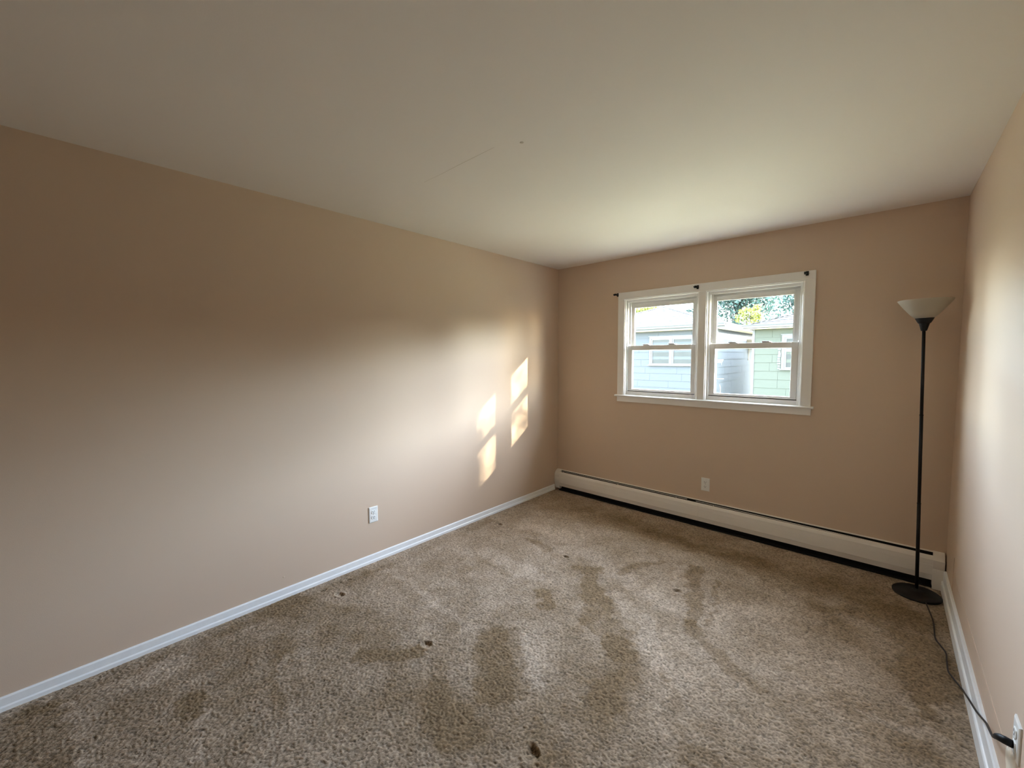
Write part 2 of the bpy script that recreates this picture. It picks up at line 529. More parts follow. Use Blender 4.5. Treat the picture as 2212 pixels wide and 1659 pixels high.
L.new(cr.outputs[2], hs.inputs['Color']); L.new(mr2.outputs[0], hs.inputs['Value'])
L.new(hs.outputs[0], bs.inputs['Base Color'])
tc = N.new('ShaderNodeTexCoord')
nz = N.new('ShaderNodeTexNoise'); nz.inputs['Scale'].default_value = 420; nz.inputs['Detail'].default_value = 2
L.new(tc.outputs['Object'], nz.inputs['Vector'])
bp = N.new('ShaderNodeBump'); bp.inputs['Strength'].default_value = 0.5; bp.inputs['Distance'].default_value = 0.003
L.new(nz.outputs['Fac'], bp.inputs['Height']); L.new(bp.outputs[0], bs.inputs['Normal'])
me.materials.append(mc)
# the strip behind the viewpoint: a plain continuation of the same carpet
fl = link(bpy.data.objects.new('floor', me))
MB().box(0, W, YF, -4.749, -0.02, -0.0005).build('carpet_strip', mat('beige_pile_carpet_plain', (0.34, 0.27, 0.20), 0.95, bump=0.5, scale=150, spec=0.05), fl)
tag(fl, 'beige cut-pile carpet with vacuum marks and bed-foot dents', kind='structure')

# ------------------------------------------------------------------ baseboards
def base_prof(x, s, h, t, hl, tl):
    """profile (x,z) of a painted baseboard with a proud lower strip; s = +1 grows towards +x"""
    return [(x - s * 0.001, -0.006), (x + s * tl, -0.006), (x + s * tl, hl - 0.004), (x + s * (tl - 0.003), hl), (x + s * t, hl + 0.002),
            (x + s * t, h - 0.006), (x + s * (t - 0.004), h), (x - s * 0.001, h)]
b = MB().prism(base_prof(0, 1, 0.060, 0.0085, 0.020, 0.0135), 'y', YF, -0.066)
tag(b.build('baseboard_left', M_BASE), 'low white painted baseboard along the left wall', kind='structure')
b = MB().prism(base_prof(W, -1, 0.132, 0.013, 0.066, 0.0205), 'y', YF, -0.068)
tag(b.build('baseboard_right', M_BASE), 'tall white two-step baseboard along the right wall', kind='structure')

# ------------------------------------------------------------------ window casing, sashes
def fx(x, y): return 2.7138 + (x - 2.7138) * (1 + y / 3.735)
def fz(z, y): return 1.485 + (z - 1.485) * (1 + y / 3.735)
CF = -0.018
cas = tag(empty('trim_1', (1.52, 0, 1.1)), 'white painted window casing with stool and apron', kind='structure')
xl0, xl1 = fx(.7265, CF), fx(.797, CF)
xr0, xr1 = fx(2.237, CF), fx(2.3035, CF)
zt0, zt1 = fz(2.040, CF), fz(2.1075, CF)
zs = 1.108
MB().box(xl0, xl1, CF, 0.002, zs, zt0).build('side_casing', M_TRIM, cas, bevel=0.003)
MB().box(xr0, xr1, CF, 0.002, zs, zt0).build('side_casing', M_TRIM, cas, bevel=0.003)
MB().box(xl0, xr1, CF - 0.001, 0.002, zt0, zt1).build('head_casing', M_TRIM, cas, bevel=0.003)
xm0, xm1 = fx(1.4885, CF), fx(1.5495, CF)
MB().box(xm0, xm1, CF, 0.02, zs, zt0).build('mullion_casing', M_TRIM, cas, bevel=0.003)
for (a0, a1) in ((xl1 - 0.003, xl1 + 0.008), (xm0 - 0.008, xm0 + 0.003), (xm1 - 0.003, xm1 + 0.008), (xr0 - 0.008, xr0 + 0.003)):
    MB().box(a0, a1, -0.012, 0.016, zs, zt0).build('casing_bead', M_TRIM, cas, bevel=0.0035)
for (a0, a1) in ((xl1, xm0), (xm1, xr0)):
    MB().box(a0, a1, -0.012, 0.016, zt0 - 0.009, zt0 + 0.002).build('casing_bead', M_TRIM, cas, bevel=0.0035)
# stool with a rounded nose, apron below
sp = [(0.03, 1.1095), (-0.030, 1.1085), (-0.037, 1.1055), (-0.040, 1.100), (-0.037, 1.0945), (-0.030, 1.0915), (0.03, 1.0915)]
smooth_by_angle(MB().prism(sp, 'x', fx(.694, -.04), fx(2.320, -.04)).build('stool', M_TRIM, cas), 40)
MB().box(fx(.7235, CF), fx(2.306, CF), -0.015, 0.002, fz(1.039, CF), 1.0925).build('apron', M_TRIM, cas, bevel=0.002)

def frame(b, x0, x1, z0, z1, y0, y1, l, r, bt, tp):
    b.box(x0, x0 + l, y0, y1, z0, z1); b.box(x1 - r, x1, y0, y1, z0, z1)
    b.box(x0 + l, x1 - r, y0, y1, z0, z0 + bt); b.box(x0 + l, x1 - r, y0, y1, z1 - tp, z1)
    return b

def window_unit(name, label, x0, x1, lo, up):
    """x0..x1 opening; lo / up = (outer x0, glass x0, glass x1, outer x1) of the lower and upper sash"""
    w = tag(empty(name, ((x0 + x1) / 2, 0, WZ0)), label, kind='structure')
    # frame: jambs, head, sill with interior stop
    b = MB()
    b.box(x0 - .004, lo[0] - 0.002, 0.016, 0.152, WZ0, WZ1 + 0.004); b.box(lo[3] + 0.002, x1 + 0.004, 0.016, 0.152, WZ0, WZ1 + 0.004)
    b.box(lo[0] - .002, lo[3] + .002, 0.016, 0.030, 2.006, WZ1 + .004)
    b.box(lo[0] - .002, lo[3] + .002, 0.030, 0.152, 2.022, WZ1 + .004)
    b.box(lo[0] - .002, lo[3] + .002, 0.094, 0.152, 1.962, 2.03)
    b.build('window_frame', M_VINYL, w, bevel=0.0015)
    b = MB().prism([(0.016, WZ0 - .004), (0.016, 1.143), (0.060, 1.143), (0.152, 1.118), (0.152, WZ0 - .004)], 'x', lo[0] - .002, lo[3] + .002)
    b.build('window_sill', M_VINYL, w)
    # parting stop between the sash tracks
    b = MB()
    for (a0, a1) in ((lo[0] - .004, lo[0] + .010), (lo[3] - .010, lo[3] + .004)):
        b.box(a0, a1, 0.0585, 0.0635, 1.60, 2.02)
    b.build('parting_stop', M_VINYL, w)
    # upper sash (outer track)
    b = MB()
    frame(b, up[0], up[3], 1.545, 1.990, 0.066, 0.092, up[1] - up[0], up[3] - up[2], 0.040, 0.0325)
    us = b.build('upper_sash', M_VINYL, w, bevel=0.0025)
    frame(MB(), up[1] - .001, up[2] + .001, 1.584, 1.9585, 0.0625, 0.0665, 0.006, 0.006, 0.006, 0.006).build('glazing_bead', M_VINYL, us)
    MB().box(up[1] - .004, up[2] + .004, 0.078, 0.081, 1.582, 1.961).build('pane', M_GLASS, us)
    # lower sash (inner track)
    b = MB()
    frame(b, lo[0], lo[3], 1.147, 1.589, 0.030, 0.056, lo[1] - lo[0], lo[3] - lo[2], 0.021, 0.044)
    ls = b.build('lower_sash', M_VINYL, w, bevel=0.0025)
    MB().box(lo[0] + .002, lo[3] - .002, 0.0225, 0.031, 1.1495, 1.1575).build('lift_rail', M_VINYL, ls, bevel=0.002)
    MB().box(lo[1] - .004, lo[2] + .004, 0.042, 0.045, 1.164, 1.549).build('pane', M_GLASS, ls)
    for t in (0.26, 0.70):
        cx_ = lo[1] + (lo[2] - lo[1]) * t
        b = MB().box(cx_ - 0.034, cx_ + 0.030, 0.036, 0.056, 1.588, 1.5945)
        b.prism([(cx_ - 0.040, 1.5945), (cx_ + 0.022, 1.5945), (cx_ + 0.010, 1.602), (cx_ - 0.032, 1.6035), (cx_ - 0.046, 1.6005)], 'y', 0.040, 0.052)
        b.build('sash_lock', M_STEEL, ls, bevel=0.001)
    # dark weather strip seen as a hairline round the lower sash
    MB().box(lo[0] - .0022, lo[3] + .0022, 0.029, 0.034, 1.1425, 1.1475).build('weather_strip', M_DARKGAP, w)
    MB().box(lo[3] + .0002, lo[3] + .0022, 0.029, 0.05, 1.143, 2.0).build('weather_strip', M_DARKGAP, w)
    return w

window_unit('window_1', 'left double-hung window unit showing the pale blue house', WX0 + .002, 1.492, (.8255, .8675, 1.4245, 1.4625), (.8365, .8685, 1.4265, 1.455))
window_unit('window_2', 'right double-hung window unit showing the green house and trees', 1.546, WX1 - .002, (1.580, 1.6225, 2.1670, 2.2105), (1.583, 1.6165, 2.1715, 2.2035))
MB().box(1.4915, 1.5465, 0.019, 0.152, WZ0, WZ1 + .004).build('mullion_post', M_TRIM, cas)

# ------------------------------------------------------------------ curtain rod brackets on the head casing
def bracket(x, z, label, turn):
    o = tag(empty('curtain_bracket', (x, CF, z)), label, 'bracket', 'curtain rod brackets on the casing')
    MB().box(x - .009, x + .009, CF - .004, CF + .0005, z - .018, z + .014).build('wall_plate', M_BLACK, o, bevel=0.001)
    b = MB().tube([(x, CF - .002, z), (x - .004 * turn, CF - .030, z + .001), (x - .008 * turn, CF - .050, z)], 0.0065, 8)
    pts = [(x - .010 * turn, CF - .052 - .011 * math.cos(a), z + .001 + .011 * math.sin(a)) for a in [math.pi * (1.0 + k / 10) for k in range(11)]]
    b.tube(pts, .006, 8)
    b.build('hook', M_BLACK, o, smooth=True)
    MB().lathe([(0, -.0012), (.003, -.001), (.0036, 0)], 10, (x + .010, CF - .002, z - .004), 'y').build('screw', M_STEEL, o, smooth=True)
    b = MB().box(x - .016, x - .005, CF - .030, CF - .004, z - .009, z + .008)
    b.build('set_block', M_BLACK, o, bevel=.0015)
bracket(fx(.722, -.02), fz(2.0915, -.02), 'black curtain rod bracket at the top left corner of the window', 1)
bracket(fx(1.478, -.02), fz(2.080, -.02), 'black curtain rod bracket above the window mullion', 1)
bracket(fx(2.2505, -.02), fz(2.090, -.02), 'black curtain rod bracket at the top right corner of the window', -0.3)

# ------------------------------------------------------------------ baseboard heater
ht = tag(empty('baseboard_heater', (1.5, 0, 0)), 'long white hot-water baseboard heater along the wall under the window', 'heater')
hx0, hx1 = 0.062, 2.981
MB().prism([(0.0, 0.03), (0.0, 0.2235), (-0.008, 0.2235), (-0.0155, 0.2200), (-0.0155, 0.2185), (-0.008, 0.2215), (-0.001, 0.2215), (-0.001, 0.03)], 'x', hx0, hx1).build('back_panel', M_HEAT, ht)
MB().box(hx0, hx1, -0.0140, -0.0015, 0.012, 0.2182).build('slot_shade_liner', M_HEATIN, ht)  # black liner that paints the outlet slot as shaded
MB().box(hx0, hx1, -0.055, -0.012, 0.060, 0.160).build('fin_element', M_HEATIN, ht)
MB().box(hx0, hx1, -0.061, -0.002, 0.002, 0.0125).build('gap_shade_sheet', M_HEATIN, ht)  # black sheet in place of shade in the gap under the cover
for (a0, a1) in ((hx0, 1.5435), (1.5447, hx1)):
    pr = [(-0.0405, 0.2060), (-0.050, 0.2030), (-0.059, 0.1965), (-0.0645, 0.185), (-0.0655, 0.1535), (-0.0645, 0.1525), (-0.0645, 0.1505), (-0.0655, 0.1495),
          (-0.0660, 0.0925), (-0.0665, 0.0900), (-0.0640, 0.0860), (-0.0550, 0.0500), (-0.0530, 0.0500), (-0.0610, 0.0865), (-0.0620, 0.184), (-0.057, 0.194), (-0.049, 0.2010), (-0.0405, 0.2040)]
    MB().prism(pr, 'x', a0, a1).build('front_cover', M_HEAT, ht)
# damper flaps in the outlet slot
MB().prism([(-0.0255, 0.2135), (-0.0285, 0.2123), (-0.0285, 0.2107), (-0.0255, 0.2119)], 'x', hx0, 1.44).build('damper', M_HEAT, ht)
b = MB()
b.poly([(1.515, -0.0260, 0.2130), (1.515, -0.0290, 0.2118), (2.9, -0.0365, 0.2085), (2.9, -0.0410, 0.2068),
        (1.515, -0.0260, 0.2114), (1.515, -0.0290, 0.2102), (2.9, -0.0365, 0.2065), (2.9, -0.0410, 0.2048)],
       [(0, 1, 3, 2), (4, 6, 7, 5), (0, 4, 5, 1), (2, 3, 7, 6), (1, 5, 7, 3), (0, 2, 6, 4)])
b.build('damper', M_HEAT, ht)
for x in (0.10, 0.764, 1.343, 1.66):
    MB().box(x - .002, x + .002, -0.050, -0.026, 0.196, 0.2075).build('damper_bracket', M_STEEL, ht)
cap = [(0.0, 0.024), (0.0, 0.2255), (-0.014, 0.2255), (-0.034, 0.2175), (-0.051, 0.2055), (-0.061, 0.1965), (-0.0665, 0.1855), (-0.0680, 0.154), (-0.0670, 0.152), (-0.0680, 0.150),
       (-0.0690, 0.092), (-0.0660, 0.086), (-0.0570, 0.048), (-0.0500, 0.024)]
smooth_by_angle(MB().prism(cap, 'x', 0.006, 0.066).build('end_cap', M_HEAT, ht), 30)
cap2 = [(0.0, -0.004), (0.0, 0.2255), (-0.014, 0.2255), (-0.034, 0.2175), (-0.051, 0.2055), (-0.061, 0.1965), (-0.0685, 0.1855), (-0.0700, 0.134), (-0.0690, 0.132), (-0.0700, 0.130),
        (-0.0710, 0.092), (-0.0690, 0.086), (-0.0690, -0.004)]
smooth_by_angle(MB().prism(cap2, 'x', 2.979, 3.031).build('end_cap', M_HEAT, ht), 30)

# ------------------------------------------------------------------ wall outlets
def outlet(loc, rot, label):
    """built facing -y at the origin, then turned"""
    o = empty('wall_outlet')
    tag(o, label, 'outlet', 'duplex wall outlets')
    b = MB()
    w2, h2, t = 0.0345, 0.0570, 0.006
    b.poly([(-w2, 0, -h2), (w2, 0, -h2), (w2, 0, h2), (-w2, 0, h2), (-w2, -.0035, -h2), (w2, -.0035, -h2), (w2, -.0035, h2), (-w2, -.0035, h2),
            (-w2 + .005, -t, -h2 + .005), (w2 - .005, -t, -h2 + .005), (w2 - .005, -t, h2 - .005), (-w2 + .005, -t, h2 - .005)],
           [(0, 1, 2, 3), (0, 4, 5, 1), (1, 5, 6, 2), (2, 6, 7, 3), (3, 7, 4, 0), (4, 8, 9, 5), (5, 9, 10, 6), (6, 10, 11, 7), (7, 11, 8, 4), (8, 11, 10, 9)])
    b.build('cover_plate', M_OUT, o)
    for s in (1, -1):
        zc = 0.0195 * s
        n = 24
        pr = []
        for k in range(n):
            a = 2 * math.pi * k / n
            pr.append((0.0172 * math.cos(a), max(-0.0125, min(0.0125, 0.0172 * math.sin(a)))))
        b = MB()
        V = [(x, -.0055, zc + z) for x, z in pr] + [(x, -.0080, zc + z) for x, z in pr] + [(x * .93, -.0086, zc + z * .93) for x, z in pr]
        F = [(q_ * n + k, q_ * n + (k + 1) % n, (q_ + 1) * n + (k + 1) % n, (q_ + 1) * n + k) for q_ in range(2) for k in range(n)]
        F.append(tuple(range(2 * n, 3 * n)))
        rc = b.poly(V, F).build('receptacle', M_OUT, o)
        b = MB()
        b.box(-.0078, -.0054, -.0090, -.0078, zc - .0005, zc + .0080); b.box(.0054, .0078, -.0090, -.0078, zc + .0005, zc + .0075)
        b.lathe([(0, -.0090), (.0028, -.0090), (.0028, -.0078)], 10, (0, 0, zc - .0066), 'y')
        b.build('prong_slots', M_SLOT, rc)
    MB().lathe([(0, -.0078), (.0025, -.0074), (.0032, -.0058)], 12, (0, 0, 0), 'y').build('screw', M_STEEL, o, smooth=True)
    o.location = loc
    o.rotation_euler = (0, 0, rot)
    return o
outlet((0, -2.2627, 0.351), math.radians(90), 'white duplex outlet low on the left wall')
outlet((1.583, 0, 0.369), 0, 'off-white duplex outlet on the back wall just above the heater')
outlet((W, -1.914, 0.3655), math.radians(-90), 'white duplex outlet on the right wall holding the lamp plug')

# ------------------------------------------------------------------ floor lamp
LB = Vector((2.9045, -0.222, 0.0))
LT = Vector((2.8655, -0.222, 1.70))
la = tag(empty('floor_lamp', LB), 'black torchiere floor lamp with frosted bowl shade in the right corner', 'lamp')
def on_axis(h): return LB + (LT - LB) * (h / 1.70)
b = MB().lathe([(0.0, 0.0), (.110, 0.0), (.1135, .003), (.1135, .010), (.109, .015), (.07, .020), (.032, .024), (.018, .030), (.0125, .040), (.0, .040)], 48, tuple(LB))
b.build('base', M_BLACK, la, smooth=True)
MB().tube([on_axis(.03), on_axis(.575)], .0090, 16).build('pole_section', M_BLACK, la, smooth=True)
MB().tube([on_axis(.575), on_axis(1.12)], .0086, 16).build('pole_section', M_BLACK, la, smooth=True)
MB().tube([on_axis(1.12), on_axis(1.645)], .0082, 16).build('pole_section', M_BLACK, la, smooth=True)
for hh in (.575, 1.12):
    MB().lathe([(.0088, -.004), (.0097, -.003), (.0097, .003), (.0088, .004)], 16, tuple(on_axis(hh))).build('pole_collar', M_BLACK, la, smooth=True)
c = on_axis(1.63)
smooth_by_angle(MB().lathe([(0, 0), (.0125, 0), (.0150, .006), (.0200, .028), (.0240, .044), (.0285, .047), (.0330, .055), (.0410, .072), (.0440, .081), (.0440, .085), (.041, .085), (.030, .060), (0, .055)], 32, tuple(c)).build('socket_cup', M_BLACK, la), 30)
c = on_axis(1.705)
MB().lathe([(.0385, .002), (.0420, .000), (.0650, .025), (.0950, .065), (.1180, .0985), (.1225, .106), (.1232, .109), (.1215, .1095), (.1160, .1005), (.0930, .068), (.0630, .028), (.0400, .005), (.0385, .002)], 48, tuple(c)).build('lamp_shade', M_SHADE, la, smooth=True)
c = on_axis(1.70)
MB().lathe([(0, 0), (.013, 0), (.013, .028), (.020, .040), (.026, .055), (.020, .074), (0, .082)], 20, tuple(c)).build('bulb', mat('bulb_glass', (.8, .79, .75), .3), la, smooth=True)
kn = [(2.935, -.28, .008), (2.9456, -.381, .009), (2.9588, -.551, .010), (2.9557, -.726, .010), (2.970, -.79, .010), (2.9853, -.849, .010), (2.9830, -.93, .010), (2.9813, -1.011, .010), (2.990, -1.05, .011),
      (3.0035, -1.097, .013), (3.0118, -1.145, .024), (3.0148, -1.195, .038), (3.0150, -1.300, .078), (3.0195, -1.420, .114), (3.0215, -1.520, .154), (3.0225, -1.603, .189), (3.0223, -1.665, .206), (3.0220, -1.710, .219), (3.0200, -1.75, .242)]
def spline(k, n=5):
    k = [Vector(q) for q in k]
    out = []
    for a in range(len(k) - 1):
        p0, p1, p2, p3 = k[max(a - 1, 0)], k[a], k[a + 1], k[min(a + 2, len(k) - 1)]
        for t in range(n):
            t /= n
            out.append(.5 * ((2 * p1) + (p2 - p0) * t + (2 * p0 - 5 * p1 + 4 * p2 - p3) * t * t + (3 * p1 - p0 - 3 * p2 + p3) * t ** 3))
    return out + [k[-1]]
b = MB().tube(spline(kn), .0034, 8)
b.build('cord', M_CORD, la, smooth=True)
# plug: ribbed strain relief then a flat tapering body that enters the lower receptacle of the right outlet
pb = [Vector((3.0200, -1.750, .242)), Vector((3.0165, -1.775, .260)), Vector((3.0130, -1.800, .277)), Vector((3.0095, -1.835, .300)), Vector((3.0080, -1.865, .320)), Vector((3.0095, -1.890, .336)), Vector((3.0150, -1.906, .3447)), Vector((W - .0090, -1.914, .3460))]
MB().tube(pb[:3], [.0038, .0042, .0048], 10).build('strain_relief', M_CORD, la, smooth=True)
b = MB().tube(pb[2:7] + [pb[7]], [.0048, .0072, .0092, .0108, .0114, .0108], 14)
b.build('plug', M_BLACK, la, smooth=True)

# ------------------------------------------------------------------ outside: ground, houses, trees
b = MB().box(-60, 60, TH, 90, Z0 - 0.2, Z0)
b.box(-60, 60, -40, TH, Z0 - 0.25, Z0 - 0.02)
tag(b.build('ground', M_GROUND), 'dry grass yard outside between the houses', kind='structure')
tag(MB().box(-1.66, -.56, 8, 19, Z0 - .05, Z0 + .03).build('bounce_strip', M_BOUNCE), 'unseen pale ground strip added in the gap to bounce light', kind='structure')  # added to throw light onto the shaded blue side wall

def roof_plane(b, e0, e1, top0, top1, rnd, expo=0.145):
    """shingle tabs on a plane from eave e0-e1 up to top0-top1"""
    e0, e1, top0, top1 = map(Vector, (e0, e1, top0, top1))
    run = (e1 - e0).normalized()
    nrm = run.cross(top0 - e0).normalized()
    if nrm.z < 0: nrm = -nrm
    up = nrm.cross(run).normalized()
    if up.z < 0: up = -up
    S = (top0 - e0).dot(up)
    k = 0
    s = -0.02
    while s < S - 0.03:
        t0 = max(0, s) / S
        L_ = e0.lerp(top0, t0); R_ = e1.lerp(top1, t0)
        base = L_ - up * (max(0, s) - s)
        length = (R_ - L_).length
        x = -rnd.uniform(0, .2)
        while x < length:
            w_ = rnd.uniform(.14, .34)
            a0, a1 = max(0, x), min(length, x + w_ - .006)
            if a1 - a0 > .03:
                th = rnd.choice((.006, .009, .016, .019))
                ov = expo * 1.12
                p = base + run * a0; q_ = base + run * a1
                vs = [p, q_, q_ + up * ov, p + up * ov]
                b.poly([v for v in vs] + [p + nrm * th, q_ + nrm * th, q_ + up * ov + nrm * .003, p + up * ov + nrm * .003],
                       [(4, 5, 6, 7), (0, 1, 5, 4), (1, 2, 6, 5), (3, 0, 4, 7)])
            x += w_
        s += expo
        k += 1

SH_CACHE = {}
def shingle_mesh(w_, h_, mt):
    key = (round(w_, 3), round(h_, 3), mt.name)
    if key not in SH_CACHE:
        me = bpy.data.meshes.new('siding_shingle')
        a, t, u = w_ / 2 - .0025, .017, .004
        # along x, facing -y; the bottom edge stands proud of the course below
        me.from_pydata([(-a, 0, 0), (a, 0, 0), (a, -t, 0), (-a, -t, 0), (-a, 0, h_), (a, 0, h_), (a, -u, h_), (-a, -u, h_)], [],
                       [(0, 1, 2, 3), (3, 2, 6, 7), (4, 7, 6, 5), (0, 3, 7, 4), (1, 5, 6, 2)])
        me.materials.append(mt)
        SH_CACHE[key] = me
    return SH_CACHE[key]

def courses(root, x0, x1, y, face, zlist, first, wl, mt, hole=None):
    """siding on a wall from x0 to x1 (face 'y-') or from y x0 to x1 (face 'x+')"""
    for k, (zb, zt) in enumerate(zlist):
        cuts = [x0]
        f = first.get(k, x0 + wl * (0.35 + 0.5 * ((k * 0.618) % 1)))
        while f > x0 + wl + .05: f -= wl
        while f < x1 - .08:
            if f > x0 + .08: cuts.append(f)
            f += wl
        cuts.append(x1)
        for a, c in zip(cuts[:-1], cuts[1:]):
            o = bpy.data.objects.new('siding_shingle', shingle_mesh(c - a, zt - zb, mt))
            link(o, root)
            if face == 'y-':
                o.location = Vector(((a + c) / 2, y, zb)) - root.location
            else:
                o.location = Vector((y, (a + c) / 2, zb)) - root.location
                o.rotation_euler = (0, 0, math.radians(90))

def gutter(root, x0, x1, y, zt):
    pr = [(y, zt), (y - .115, zt), (y - .115, zt - .012), (y - .095, zt - .045), (y - .085, zt - .100), (y, zt - .100)]
    MB().prism(pr, 'x', x0, x1).build('gutter', M_HWHITE, root)

def house_window(root, x0, x1, z0, z1, y, nunits):
    cw = .075
    f = MB()
    f.box(x0, x1, y - .045, y + .02, z1 - cw, z1); f.box(x0, x0 + cw, y - .045, y + .02, z0, z1 - cw); f.box(x1 - cw, x1, y - .045, y + .02, z0, z1 - cw)
    f.box(x0 - .04, x1 + .04, y - .085, y + .02, z0 - .04, z0)
    f.box(x0 - .03, x1 + .03, y - .065, y + .02, z1, z1 + .025)
    for k in range(1, nunits):
        xm = x0 + (x1 - x0) * k / nunits
        f.box(xm - .035, xm + .035, y - .045, y + .02, z0, z1 - cw)
    win = f.build('window', M_HWHITE, root)
    for k in range(nunits):
        a = x0 + (x1 - x0) * k / nunits + (cw if k == 0 else .035)
        c = x0 + (x1 - x0) * (k + 1) / nunits - (cw if k == nunits - 1 else .035)
        zm = z0 + (z1 - z0) * .548
        for (p, q_) in ((z0, zm), (zm, z1 - cw)):
            frame(MB(), a, c, p, q_, y - .030, y + .01, .05, .05, .05, .05).build('house_sash', M_HWHITE, win)
            MB().box(a + .05, c - .05, y - .012, y - .006, p + .05, q_ - .05).build('house_pane', M_HGLASS, win)
    return win

rnd = random.Random(3)
# pale blue house --------------------------------------------------
FY = 11.6
bh = tag(empty('neighbor_house', (-4.8, 14.7, Z0)), 'pale blue shingle-sided house with grey hip roof seen in the left window', 'house')
bx0, bx1, by1 = -7.95, -1.67, 17.8
EZ = 2.55
MB().box(bx0, bx1 - .015, FY + .015, by1, Z0, 2.50).build('house_wall', M_BLUE, bh)
zl = [(.306 - .267 * 3, .306 - .267 * 2), (.306 - .267 * 2, .306 - .267), (.306 - .267, .306), (.306, .5625), (.5625, .8365), (.8365, 1.095), (1.095, 1.366), (1.366, 1.6365), (1.6365, 1.903), (1.903, 2.17), (2.17, 2.44)]
courses(bh, bx0, bx1, FY, 'y-', zl, {6: -4.43, 5: -4.25, 4: -4.07}, 1.22, M_BLUE)
courses(bh, FY, by1, bx1, 'x+', zl, {}, 2.4, M_SIDE_LIFT)
house_window(bh, -4.085, -2.395, 1.165, 2.225, FY, 2)
MB().box(bx1 - .05, bx1 + .022, FY - .022, FY + .05, Z0, 2.45).build('corner_board', M_HWHITE, bh)
ax, ay, az = -4.78, 14.71, 3.71
ex0, ex1, ey0, ey1 = bx0 - .33, -1.34, 11.27, 18.15
rt = MB()
ap = (ax, ay, az)
core = MB().poly([(ex0, ey0, EZ), (ex1, ey0, EZ), (ex1, ey1, EZ), (ex0, ey1, EZ), ap], [(0, 1, 4), (1, 2, 4), (2, 3, 4), (3, 0, 4), (3, 2, 1, 0)])
core.build('roof_deck', M_ROOF, bh)
roof_plane(rt, (ex0, ey0, EZ), (ex1, ey0, EZ), ap, ap, rnd)
roof_plane(rt, (ex1, ey0, EZ), (ex1, ey1, EZ), ap, ap, rnd)
rt.build('roof_shingles', M_ROOF, bh, kind='stuff')
hp = MB()
for (p, q_) in (((ex1, ey0, EZ), ap), ((ex0, ey0, EZ), ap)):
    p, q_ = Vector(p), Vector(q_)
    d = (q_ - p)
    sd = Vector((d.y, -d.x, 0)).normalized() * .11
    for k in range(24):
        a, c = p.lerp(q_, k / 24), p.lerp(q_, (k + 1.12) / 24)
        hp.poly([a + Vector((0, 0, .034)), a + sd + Vector((0, 0, .002)), a - sd + Vector((0, 0, .002)), c + Vector((0, 0, .026)), c + sd, c - sd],
                [(0, 3, 4, 1), (0, 2, 5, 3), (0, 1, 2)])
hp.build('hip_cap', M_ROOF, bh, kind='stuff')
MB().box(ex0 + .05, ex1 - .02, ey0 + .02, FY + .03, 2.43, 2.455).build('soffit', M_SOFF, bh)
MB().box(bx1 - .03, ex1 - .02, FY + .03, ey1, 2.43, 2.455).build('soffit', M_SOFF, bh)
MB().box(ex1 - .02, ex1 + .005, ey0 + .005, ey1, 2.435, 2.58).build('fascia', M_HWHITE, bh)
MB().box(ex0, ex1, ey0, ey0 + .02, 2.435, 2.58).build('fascia', M_HWHITE, bh)
gutter(bh, ex0 - .02, ex1 + .0, ey0, 2.60)
MB().box(bx1 - .02, bx1 + .20, 15.60, 16.9, 1.80, 2.17).build('vent_box', M_RUST, bh, bevel=.01)
MB().box(bx1 - .02, bx1 + .0185, 15.85, 16.10, 1.30, 1.80).build('drip_stain', M_RUST, bh)
# hose bracket and rods near the corner
b = MB().box(bx1 - .0, bx1 + .24, FY - .06, FY - .03, 1.34, 1.365)
for k in range(6): b.box(bx1 + .02 + k * .036, bx1 + .032 + k * .036, FY - .055, FY - .035, 1.27, 1.34)
b.box(bx1 - .0, bx1 + .19, FY - .06, FY - .03, 1.255, 1.27); b.box(bx1 + .17, bx1 + .18, FY - .05, FY - .04, 1.17, 1.255)
b.build('wall_rack', M_BARK, bh)
MB().tube([(bx1 - .02, FY - .03, .70), (bx1 + .26, FY - .05, .70)], .016, 8).build('peg', M_BARK, bh)
MB().tube([(bx1 + .13, FY - .04, .50), (bx1 + .16, FY - .05, .40), (bx1 + .16, FY - .05, -.1)], .014, 8).build('downpipe', M_BARK, bh)

# pale green house -------------------------------------------------
gh = tag(empty('neighbor_house', (2.6, 14.7, Z0)), 'pale green shingle-sided house with blue-grey roof seen in the right window', 'house')
gx0, gx1 = -.57, 5.7
MB().box(gx0 + .03, gx1, FY + .015, by1, Z0, 2.42).build('house_wall', M_GREEN, gh)
MB().box(gx0 + .015, gx0 + .03, FY + .02, by1, Z0, 2.42).build('bounce_side', M_EXT, gh)  # unseen white face added to bounce sky light onto the blue side wall
zg = [(-.63, -.36), (-.36, -.09), (-.09, .18), (.18, .45), (.45, .723), (.723, .996), (.996, 1.268), (1.268, 1.532), (1.532, 1.80), (1.80, 2.07), (2.07, 2.36)]
courses(gh, gx0, gx1, FY, 'y-', zg, {7: -.0185, 6: -.0867, 5: .149}, 1.22, M_GREEN)
house_window(gh, .235, 1.90, 1.075, 2.135, FY, 2)
MB().box(gx0 - .022, gx0 + .045, FY - .024, FY + .05, Z0, 2.36).build('corner_board', M_HWHITE, gh)
